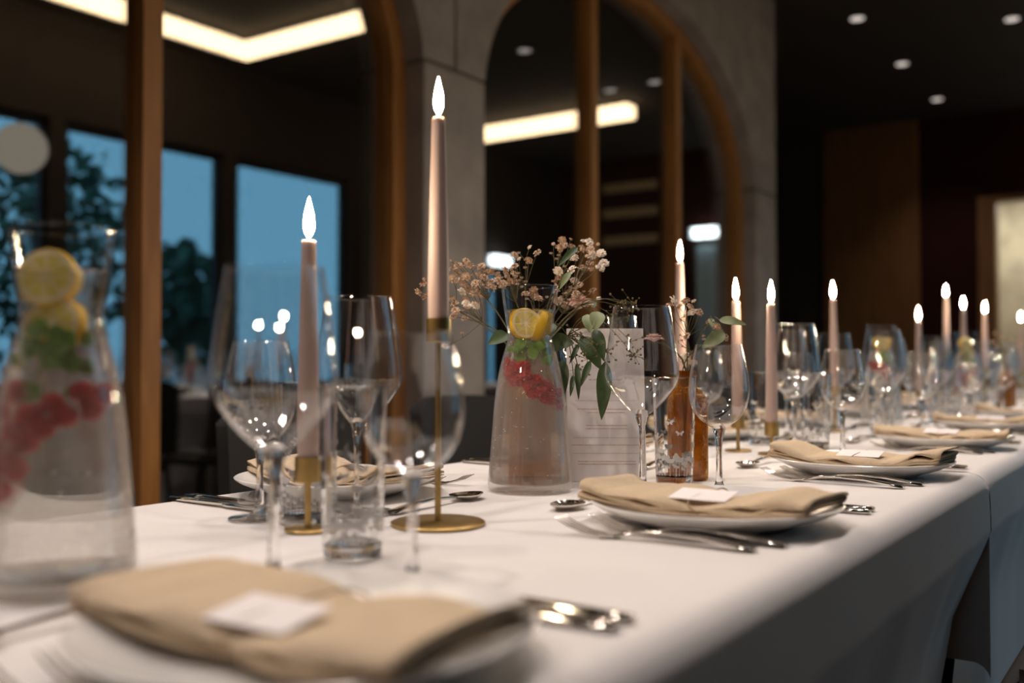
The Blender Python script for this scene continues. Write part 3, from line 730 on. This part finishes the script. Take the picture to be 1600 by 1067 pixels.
def put_fruit(cx, cy, kind, where):
    rr_ = random.Random(cx)
    base = Vector((cx, cy, ZT))
    def add_lemon(dx, dy, z, rot, lb, sc=1):
        o = put(lemon, lb, base + Vector((dx, dy, z))); o.rotation_euler = rot; o.scale = (sc,)*3
    toward = PSI + pi     # horizontal heading back along the view of the carafe
    if kind == 'mid':
        add_lemon(-.010, .002, .227, (0, R(84), toward+.35), 'lemon slice facing front in the neck of the ' + where, .92)
        add_lemon(.008, -.010, .224, (R(20), R(70), toward-1.1), 'second lemon slice turned edge-on in the neck of the ' + where, .92)
        mz, mr_, mn = .190, .010, 14
    else:
        add_lemon(-.010, .002, .240, (0, R(84), toward+.15), 'upper lemon slice in the neck of the ' + where, .95)
        add_lemon(-.006, -.004, .203, (0, R(80), toward-.15), 'lower lemon slice in the neck of the ' + where, .95)
        mz, mr_, mn = .178, .022, 18
    # mint sprig
    t = thing('mint_sprig', 'green mint sprig floating below the lemon in the ' + where, 'mint', base, 0, 'mint sprigs in the carafes')
    rv = Vector((sin(PSI), -cos(PSI), 0)); fv = Vector((cos(PSI), sin(PSI), 0))
    if kind == 'mid': pts = [rv*0.0-fv*.012+Vector((0, 0, .203)), rv*.012-fv*.014+Vector((0, 0, .185)), rv*.030-fv*.012+Vector((0, 0, .145)), rv*.037-fv*.008+Vector((0, 0, .125))]
    else: pts = [rv*.004-fv*.01+Vector((0, 0, .20)), -rv*.012-fv*.014+Vector((0, 0, .16)), -rv*.024-fv*.016+Vector((0, 0, .12)), -rv*.030-fv*.016+Vector((0, 0, .10))]
    ob('stem', mk('stem', *tube(pts, .0012, 6), M['mintstem']), t)
    for k in range(mn):
        z = mz + rr_.uniform(-mr_, mr_); rad = crad(z)-.007; a = rr_.uniform(-1.25, 1.25); q = rr_.uniform(.45, .95)
        p = rv*(rad*q*sin(a)) - fv*(rad*q*cos(a)) + Vector((0, 0, z)); b = rr_.uniform(0, 2*pi)
        tip = p + (rv*cos(b) + Vector((0, 0, .75*sin(b))))*.018
        r2 = crad(tip.z)-.007; h2 = Vector((tip.x, tip.y))
        if h2.length > r2: h2 = h2.normalized()*r2; tip.x, tip.y = h2.x, h2.y
        ob('leaf', mk('leaf', *leafmesh(p, tip, .0085, -fv + Vector((0, 0, rr_.uniform(-.3, .8))), .3, .12), M['mint']), t)
    # berries in a slanting band
    bm_v, bm_f = [], []
    dr = lathe([(sin(pi*i/5), -cos(pi*i/5)) for i in range(6)], 8)
    parts = []
    for i in range(34):
        d = Vector((0, 0, 1)); zz = 1-2*(i+.5)/34; ph = i*2.39996; q = math.sqrt(1-zz*zz)
        parts.append(([(v[0]*.0026+q*cos(ph)*.0066, v[1]*.0026+q*sin(ph)*.0066, v[2]*.0026+zz*.0078) for v in dr[0]], dr[1]))
    if 'b' not in BERRY:
        BERRY['b'] = tag(ob('raspberry', mk('raspberry', *join(*parts), M['berry'])), '', 'berry', 'raspberries in the carafes'); reg(BERRY['b'])
    spots = []
    if kind == 'mid': band = [(-.030, .172), (-.026, .160), (-.018, .166), (-.014, .150), (-.006, .158), (-.001, .143), (.008, .150), (.013, .134), (.021, .141), (.027, .126), (.033, .132), (.037, .117), (-.020, .150), (.004, .134), (.020, .127), (-.008, .168)]
    else: band = [(.038, .150), (.030, .139), (.023, .152), (.014, .134), (.006, .143), (.000, .126), (-.009, .135), (-.014, .114), (-.023, .123), (-.027, .101), (-.035, .111), (-.017, .096), (-.037, .091), (-.024, .152), (-.034, .136), (-.030, .078), (-.040, .070)]
    band.sort()
    for k, (s, z) in enumerate(band):
        rad = crad(z)-.0115; s = max(-rad, min(rad, s)); dep = -math.sqrt(max(0, rad*rad-s*s))*rr_.uniform(.55, .95)
        p = base + rv*s + fv*dep + Vector((0, 0, z))
        o = put(BERRY['b'], ORD[k] + ' raspberry from the left in the ' + where, p, rr_.random()*6)
        o['group'] = 'raspberries in the ' + where
        o.rotation_euler = (rr_.random()*3, rr_.random()*3, rr_.random()*3)
BERRY = {}
CARAFES = [(.44, .728, 'left', 'blurred carafe at the left edge'), (1.135, .751, 'mid', 'sharp carafe before the menu card'), (2.93, .74, 'mid', 'far carafe behind the third glasses'), (3.74, .66, 'left', 'farthest carafe near the far candles')]
for x, y, kd, wh in CARAFES:
    put(carafe, 'tall glass carafe of sparkling fruit water, the ' + wh, (x, y, ZT), PSI); put_fruit(x, y, kd, wh)

# ------------------------------------------------------------------ bottles, flowers, menu
def bottle(label, x, y):
    t = thing('amber_bottle', label, 'bottle', (x, y, ZT), 0, 'amber glass bottle vases'); th = .0018
    o_ = smooth_prof([(.029, .0015), (.031, .006), (.031, .06), (.031, .108), (.0285, .122), (.018, .135), (.0135, .141), (.013, .160)], 4)
    inn = [(max(r-th, .001), z) for r, z in o_ if z > .006]
    ob('body', mk('body', *lathe([(0, .0012), (.026, .0006)] + o_ + [(.0128, .1615)] + inn[::-1] + [(.025, .0065), (0, .0065)], 40), M['amber'], True, 50), t)
    ob('lip', mk('lip', *lathe([(.0132, .153), (.0150, .1545), (.0150, .160), (.0132, .1622)], 32, True), M['amber'], True, 50), t)
    return t
B1, B2 = (1.272, .834), (1.381, .631)
BOT1 = (1.218, .806)
OFF = {B1: Vector((BOT1[0]-B1[0], BOT1[1]-B1[1], 0))}
def mouth(bx, by): return OFF.get((bx, by), Vector((0, 0, 0)))
bottle('amber bottle vase holding the main flowers, behind the sharp carafe', *BOT1)
bottle('amber bottle vase seen behind the etched tumbler and wine glass', *B2)

def blossom_mesh(r, mat, seed):
    rr_ = random.Random(seed); V, Fc = [], []
    for ring, (n, el, s) in enumerate(((7, .15, 1.0), (7, .65, .95), (5, 1.15, .8), (3, 1.45, .55))):
        for k in range(n):
            a = 2*pi*(k+rr_.random()*.5)/n + ring*.4; e = el + rr_.uniform(-.15, .15)
            d = Vector((cos(a)*cos(e), sin(a)*cos(e), sin(e))); sd = Vector((-sin(a), cos(a), 0)); upv = d.cross(sd)*-1
            w = r*.42; i0 = len(V)
            V.append(d*r*.15*s); V += [d*r*.7*s - sd*w*.8 + upv*r*.1, d*r*.75*s + upv*r*-.05, d*r*.7*s + sd*w*.8 + upv*r*.1]
            V += [d*r*s - sd*w*.6 + upv*r*.28, d*r*s*1.04 + upv*r*.16, d*r*s + sd*w*.6 + upv*r*.28]
            Fc += [(i0, i0+2, i0+1), (i0, i0+3, i0+2), (i0+1, i0+2, i0+5, i0+4), (i0+2, i0+3, i0+6, i0+5)]
    cal = lathe([(0, -r*.5), (r*.35, -r*.25), (r*.45, r*.15), (0, r*.3)], 6)
    V, Fc = join((V, Fc), cal)
    return mk('blossom', V, Fc, mat, True, 30)
BM = {0: [blossom_mesh(.0068, M['gyp_brown'], s) for s in (1, 2, 3)], 1: [blossom_mesh(.0078, M['gyp_white'], s) for s in (4, 5, 6)], 2: [blossom_mesh(.0030, M['gyp_brown'], 7)], 3: [blossom_mesh(.0040, M['gyp_white'], 8)]}
def sprig(label, bx, by, data, seed):
    rr_ = random.Random(seed)
    t = thing('gypsophila_sprig', label, 'flower sprig', (bx, by, ZT), 0, 'dried flower sprigs')
    pts = [tuple(int(v) for v in q.split(',')) for q in data.split(';')]
    P = [Vector(p[:3])/1000 for p in pts]; c = sum(P, Vector())/len(P); mo = mouth(bx, by)
    m0 = Vector((rr_.uniform(-.006, .006), rr_.uniform(-.006, .006), .03)); m1 = Vector((rr_.uniform(-.006, .006), rr_.uniform(-.006, .006), .163))
    m0 = m0 + mo; m1 = m1 + mo
    node = m1 + (c-m1)*.72; mid = m1 + (c-m1)*.35 + Vector((0, 0, .012))
    main = [m0, (m0+m1)/2, m1, mid, node]
    tb = [tube(smooth_prof([tuple(p) for p in main], 4), .0010, 5)]
    forks = [node, mid + (node-mid)*.6, mid]
    for p in P:
        f = min(forks[:2], key=lambda q: (q-p).length); q = f + (p-f)*.55 + Vector((rr_.uniform(-.005, .005), rr_.uniform(-.005, .005), rr_.uniform(-.004, .007)))
        tb.append(tube(smooth_prof([tuple(f), tuple(q), tuple(p)], 3), .00045, 4, False))
        if rr_.random() < .6:
            e = q + Vector((rr_.uniform(-.014, .014), rr_.uniform(-.014, .014), rr_.uniform(.002, .016))); tb.append(tube([q, e], .0004, 4, False))
            ob('bud', BM[2][0], t, e)
    ob('stem', mk('stem', *join(*tb), M['stem']), t)
    for p, v in zip(P, pts):
        d = (p-node); a = math.atan2(d.y, d.x) if d.length > 0 else 0
        rot = (rr_.uniform(-.9, .9), rr_.uniform(-.9, .9), rr_.random()*6)
        ob('blossom', rr_.choice(BM[v[3]]), t, p, rot)
    return t
BL1 = ["-132,109,290,0;-147,108,277,0;-118,117,273,0;-138,103,297,2;-121,64,297,0",
"-86,71,291,0;-46,104,283,1;-48,87,286,0;-41,71,276,0;-89,43,280,0;-72,75,262,1;-86,49,258,1;-111,67,260,0;-115,62,250,0;-109,71,242,0;-42,100,243,0;-62,111,272,0;-51,92,270,0;-70,118,198,1;-94,46,275,0",
"-103,80,325,2;-74,94,326,2;-64,97,322,0;-50,98,324,0;-45,96,330,0;-105,43,315,0;-78,96,316,0;-69,95,310,0;-79,79,299,0;-101,54,301,0;-73,66,306,2;-101,37,290,0;-30,84,295,1;-33,75,309,0;-58,57,319,0;-74,36,311,2;-22,67,315,0;-45,42,315,2;-18,57,309,0;-26,62,298,0;-52,41,287,0;-67,46,301,0;-59,66,309,2;-63,42,289,0",
"-76,14,294,0;-58,14,312,0;-15,41,308,0;-75,-9,311,2;-72,-12,303,0;-23,20,320,0;-53,2,294,0;-27,9,298,2;-40,17,295,0;-57,18,291,0",
"7,41,341,0;-55,-10,327,3;-28,-11,347,3;-39,-32,336,0;-11,3,329,0",
"-12,-58,356,0;-8,-50,345,0;29,-35,354,0;-16,-45,351,2;19,-54,361,2;50,-37,353,0;-18,-81,328,1;-34,-64,308,1",
"1,-86,354,3;53,-66,358,1;48,-85,354,2;1,-84,343,0;16,-90,342,0;5,-100,332,1;37,-97,338,1;-12,-100,330,2;60,-89,326,1;74,-74,321,1;70,-58,328,0;51,-70,317,0;63,-47,321,0",
"-26,-84,309,1;-14,-53,299,0;57,-38,300,1;45,-54,292,0;5,-59,279,0;60,-45,277,0;15,-37,267,1;36,-33,260,0;4,-78,258,0;4,-97,261,1;28,-87,281,0;6,-110,268,3;4,-62,287,2;41,-14,284,0;4,-72,276,0;-40,-64,288,2",
"-56,-36,280,0;-41,-35,268,0;7,4,277,0;-36,-9,276,0;-17,-48,267,0"]
BLL = ['dried flower sprig reaching far left past the tall candle', 'dried flower sprig with cream blossoms just right of the tall candle', 'dense brown dried flower sprig upper left of the carafe', 'brown dried flower sprig arching over the carafe rim at left', 'thin dried flower sprig standing high above the carafe', 'dried flower sprig with the topmost blossoms right of the carafe', 'dried flower sprig with cream blossoms farthest right at the top', 'dried flower sprig drooping right beside the carafe neck', 'dried flower sprig seen through the carafe rim']
for i, (d, lb) in enumerate(zip(BL1, BLL)): sprig(lb, *B1, d, 20+i)
BL2 = "-37,5,266,1;33,28,260,0;-2,0,266,0;-14,-12,256,0;-24,-20,247,1;-18,-28,248,0;-14,-18,265,3;3,29,261,0;-25,-5,265,2;-29,-14,212,0;-4,-39,234,0;5,5,183,1;24,12,174,1;2,-8,172,1;42,15,182,0"
sprig('dried flower sprig between the two front wine glasses', *B2, BL2, 40)
sprig('small brown sprig leaning right above the small wine glass', *B2, "29,-35,228,0;9,-41,215,0;71,-25,222,2;20,-30,200,0;30,-48,212,0", 41)
LF1 = "-118,-33,215,-146,-19,199,9.9;-89,-86,201,-83,-121,201,13.5;-77,-97,179,-88,-107,126,8.6;-75,-115,157,-90,-119,127,3.6;-64,-114,174,-76,-124,122,4.3;-57,-132,177,-78,-128,140,4.9;-51,-113,212,-48,-144,164,11.8;-41,-130,222,-47,-148,176,9.1;-40,-146,176,-56,-149,94,10.8;-71,-120,336,-100,-105,307,4.9;-73,-109,302,-94,-104,276,4.5;-51,-141,246,-66,-145,219,10.8;-60,-129,242,-71,-139,216,9.0;-86,-90,229,-102,-94,210,5.4;-53,-111,201,-74,-108,172,3.6"
LF2 = "-26,-62,236,-18,-101,228,6.5;-27,-71,217,-60,-50,194,10.1;-10,-42,239,-22,-50,225,4.7"
leaf1 = [[float(v) for v in q.split(',')] for q in LF1.split(';')]; leaf2 = [[float(v) for v in q.split(',')] for q in LF2.split(';')]
def euc(label, bx, by, leaves, pale, seeds=(), rev=()):
    t = thing('eucalyptus_branch', label, 'leaf branch', (bx, by, ZT), 0, 'eucalyptus branches')
    tb = []; B = [Vector(l[:3])/1000 for l in leaves]; E = [Vector(l[3:6])/1000 for l in leaves]
    m0, m1 = Vector((.002, .001, .04)) + mouth(bx, by), Vector((.003, -.004, .163)) + mouth(bx, by); c = sum(B, Vector())/len(B)
    node = m1 + (c-m1)*.75 + Vector((0, 0, .02)); tb.append(tube(smooth_prof([tuple(m0), tuple(m1), tuple(m1+(node-m1)*.5+Vector((0, 0, .015))), tuple(node)], 4), .0013, 5))
    for i, (b, e, l) in enumerate(zip(B, E, leaves)):
        tb.append(tube(smooth_prof([tuple(node), tuple((node+b)/2+Vector((0, 0, .006))), tuple(b)], 3), .0007, 4))
        up = Vector((-cos(PSI), -sin(PSI), .35))
        ob('leaf', mk('leaf', *leafmesh(b, e, l[6]/1000, up, .22, .10), M['leaf_pale'] if i in pale else M['leaf']), t)
    if seeds:
        rr_ = random.Random(9); ico = lathe([(sin(pi*i/4), -cos(pi*i/4)) for i in range(5)], 6); sp = []
        for sx, sy, sz, n, sr in seeds:
            c0 = Vector((sx, sy, sz))/1000
            tb.append(tube(smooth_prof([tuple(node), tuple((node+c0)/2+Vector((0, 0, .008))), tuple(c0)], 3), .0006, 4))
            for k in range(n):
                p = c0 + Vector((rr_.gauss(0, sr), rr_.gauss(0, sr), rr_.gauss(0, sr)))/1000; s = rr_.uniform(.0011, .0019)
                sp.append(([tuple(Vector(v)*s + p) for v in ico[0]], ico[1])); tb.append(tube([c0, p], .0003, 3, False))
        ob('seed_pods', mk('seed_pods', *join(*sp), M['seed']), t)['kind'] = 'stuff'
    ob('stem', mk('stem', *join(*tb), M['stem']), t)
euc('dark eucalyptus leaf poking out left of the carafe neck', *B1, leaf1[:1], ())
euc('eucalyptus branch with dark leaves hanging before the menu card', *B1, leaf1[1:9] + leaf1[11:], (8, 9), [(-58, -128, 179, 16, 9), (-52, -135, 200, 14, 8), (-40, -150, 190, 18, 10), (-66, -118, 165, 10, 7), (-60, -110, 215, 10, 7)])
euc('eucalyptus sprig with two narrow leaves high above the carafe', *B1, leaf1[9:11], (1,))
euc('fine seeded green twig pointing right above the large wine glass', *B1, [[-20, -120, 262, -40, -128, 250, 2.0]], (), [(10, -139, 236, 14, 9), (30, -143, 252, 22, 9), (40, -147, 262, 18, 8), (12, -140, 262, 10, 7), (32, -154, 185, 22, 9), (30, -150, 205, 14, 8)])
euc('pale round eucalyptus leaves right of the large wine glass', *B2, leaf2, (0, 1, 2))
def bloom(label, x, y, z, bx, by, r=.024):
    t = thing('pink_carnation', label, 'flower', (bx, by, ZT), 0, 'pale pink blooms'); rr_ = random.Random(x)
    c = Vector((x-bx, y-by, z-ZT))
    for ring, (n, el, s) in enumerate(((7, .2, 1), (6, .6, .92), (5, 1.0, .8), (3, 1.3, .55))):
        for k in range(n):
            a = 2*pi*k/n + ring*.5; d = Vector((cos(a)*cos(el), sin(a)*cos(el), sin(el)))
            ob('petal', mk('petal', *leafmesh(c+d*r*.1, c+d*r*s, r*.45, (cos(a)*-.5, sin(a)*-.5, .8), .35, .15, 5), M['petal']), t)
    ob('stem', mk('stem', *tube(smooth_prof([tuple(mouth(bx, by)+Vector((0, .002, .04))), tuple(mouth(bx, by)+Vector((0, .002, .163))), tuple(c*.6+Vector((0, 0, .075))), tuple(c)], 4), .0014, 6), M['stem']), t)
bloom('pink bloom added in place of a blurred light patch above the menu card', 1.379, .818, 1.010, *B1, r=.03)  # added flower, imitates a pinkish out-of-focus patch of light
bloom('pale pink bloom seen through the large front wine glass', 1.357, .674, .956, *B2, r=.017)

# menu card (leans back a little)
mc = thing('menu_card', 'tall white menu card with faint centred text behind the carafe', 'menu card', (1.283, .713, ZT), PSI - pi/2)
ob('sheet', mk('sheet', *join(bbox(-.0575, .0575, -.0006, .0006, 0, .228, .0002, 1), moved(bbox(-.0575, .0575, -.0006, .0006, 0, .2255, .0002, 1), T(0, .05, .0082) @ Matrix.Rotation(R(12.6), 4, 'X'))), M['card'], False), mc)
rr_ = random.Random(2); txt = [[], []]
for z, w, k, b in ((.150, .05, 0, 1), (.140, .03, 1, 0), (.130, .022, 1, 0), (.119, .092, 1, 0), (.106, .085, 0, 1), (.101, .055, 0, 1), (.082, .060, 0, 1), (.077, .062, 0, 1), (.064, .100, 1, 0), (.053, .105, 0, 1), (.041, .100, 1, 0), (.029, .085, 0, 1), (.025, .085, 0, 1)):
    x = -w/2
    while x < w/2:
        l = rr_.uniform(.0012, .004) if b else rr_.uniform(.003, .008); hh = rr_.uniform(.0005, .0009) if b else .0003
        txt[k].append(box(x, min(x+l, w/2), -.0009, -.0006, z, z+hh)); x += l + (.0007 if b else .0002)
ob('red_text', mk('red_text', *join(*txt[0]), M['ink'], False), mc)['kind'] = 'stuff'
ob('grey_text', mk('grey_text', *join(*txt[1]), M['ink2'], False), mc)['kind'] = 'stuff'
mc.rotation_euler = (R(-9), 0, PSI - pi/2)

# far bouquet
bottle('amber bottle vase with dried flowers among the far candles', 4.22, .60)
sprig('left dried flower sprig in the far amber bottle', 4.22, .60, "-40,30,230,0;-20,40,250,0;-30,20,265,0;-10,30,240,0;-45,45,250,0;-20,10,270,0;-35,35,285,0", 60)
sprig('right dried flower sprig in the far amber bottle', 4.22, .60, "40,-30,220,0;20,-40,240,0;30,-20,255,0;10,-30,230,0;45,-45,240,0;20,-10,262,0;30,-50,250,0", 61)

# ------------------------------------------------------------------ chairs
def make_chair():
    t = proto('dining_chair', 'chair', 'black dining chairs')
    ob('seat', mk('seat', *bbox(-.23, .23, -.22, .24, .42, .485, .025, 3), M['chair'], True, 50), t)
    V, Fc = [], []; nx, nz = 10, 8
    for s in (0, 1):
        for i in range(nx+1):
            for j in range(nz+1):
                u = -1+2*i/nx; v = j/nz; rr2 = .02*(abs(u)**8)
                V.append((u*(.20+.02*(1-v)), -.245 + .035*u*u - .045*v - s*.035, .50 + v*.335 - (.035*abs(u)**5 if j == nz else 0)))
    m = nz+1; off = (nx+1)*m
    for s in (0, 1):
        for i in range(nx):
            for j in range(nz): Fc.append(tuple(s*off+q for q in (i*m+j, i*m+j+1, (i+1)*m+j+1, (i+1)*m+j)))
    for i in range(nx):
        for j in (0, nz): Fc.append((i*m+j, (i+1)*m+j, off+(i+1)*m+j, off+i*m+j))
    for j in range(nz):
        for i in (0, nx): Fc.append((i*m+j, i*m+j+1, off+i*m+j+1, off+i*m+j))
    ob('backrest', mk('backrest', V, Fc, M['chair'], True, 60), t)
    for sx in (-1, 1):
        for y in (-.19, .21):
            ob('leg', mk('leg', *tube([(sx*.22, y + (-.04 if y < 0 else .01), 0), (sx*.20, y, .43)], [.011, .014], 8), M['chairleg']), t)
        ob('back_post', mk('back_post', *tube([(sx*.18, -.20, .44), (sx*.18, -.262, .56)], .011, 8), M['chairleg']), t)
    return reg(t)
chair = make_chair()
CX = [.90, 1.52, 2.12, 2.72, 3.32, 3.92, 4.52, 5.12, 5.72]
for i, x in enumerate(CX):
    put(chair, 'black upholstered dining chair at the %s window-side place from the camera' % ORD[i], (x, 1.345, 0), pi + (.0 if i else .03))
put(chair, 'black dining chair pushed under the near side at the right edge', (1.80, .0, 0), 0)
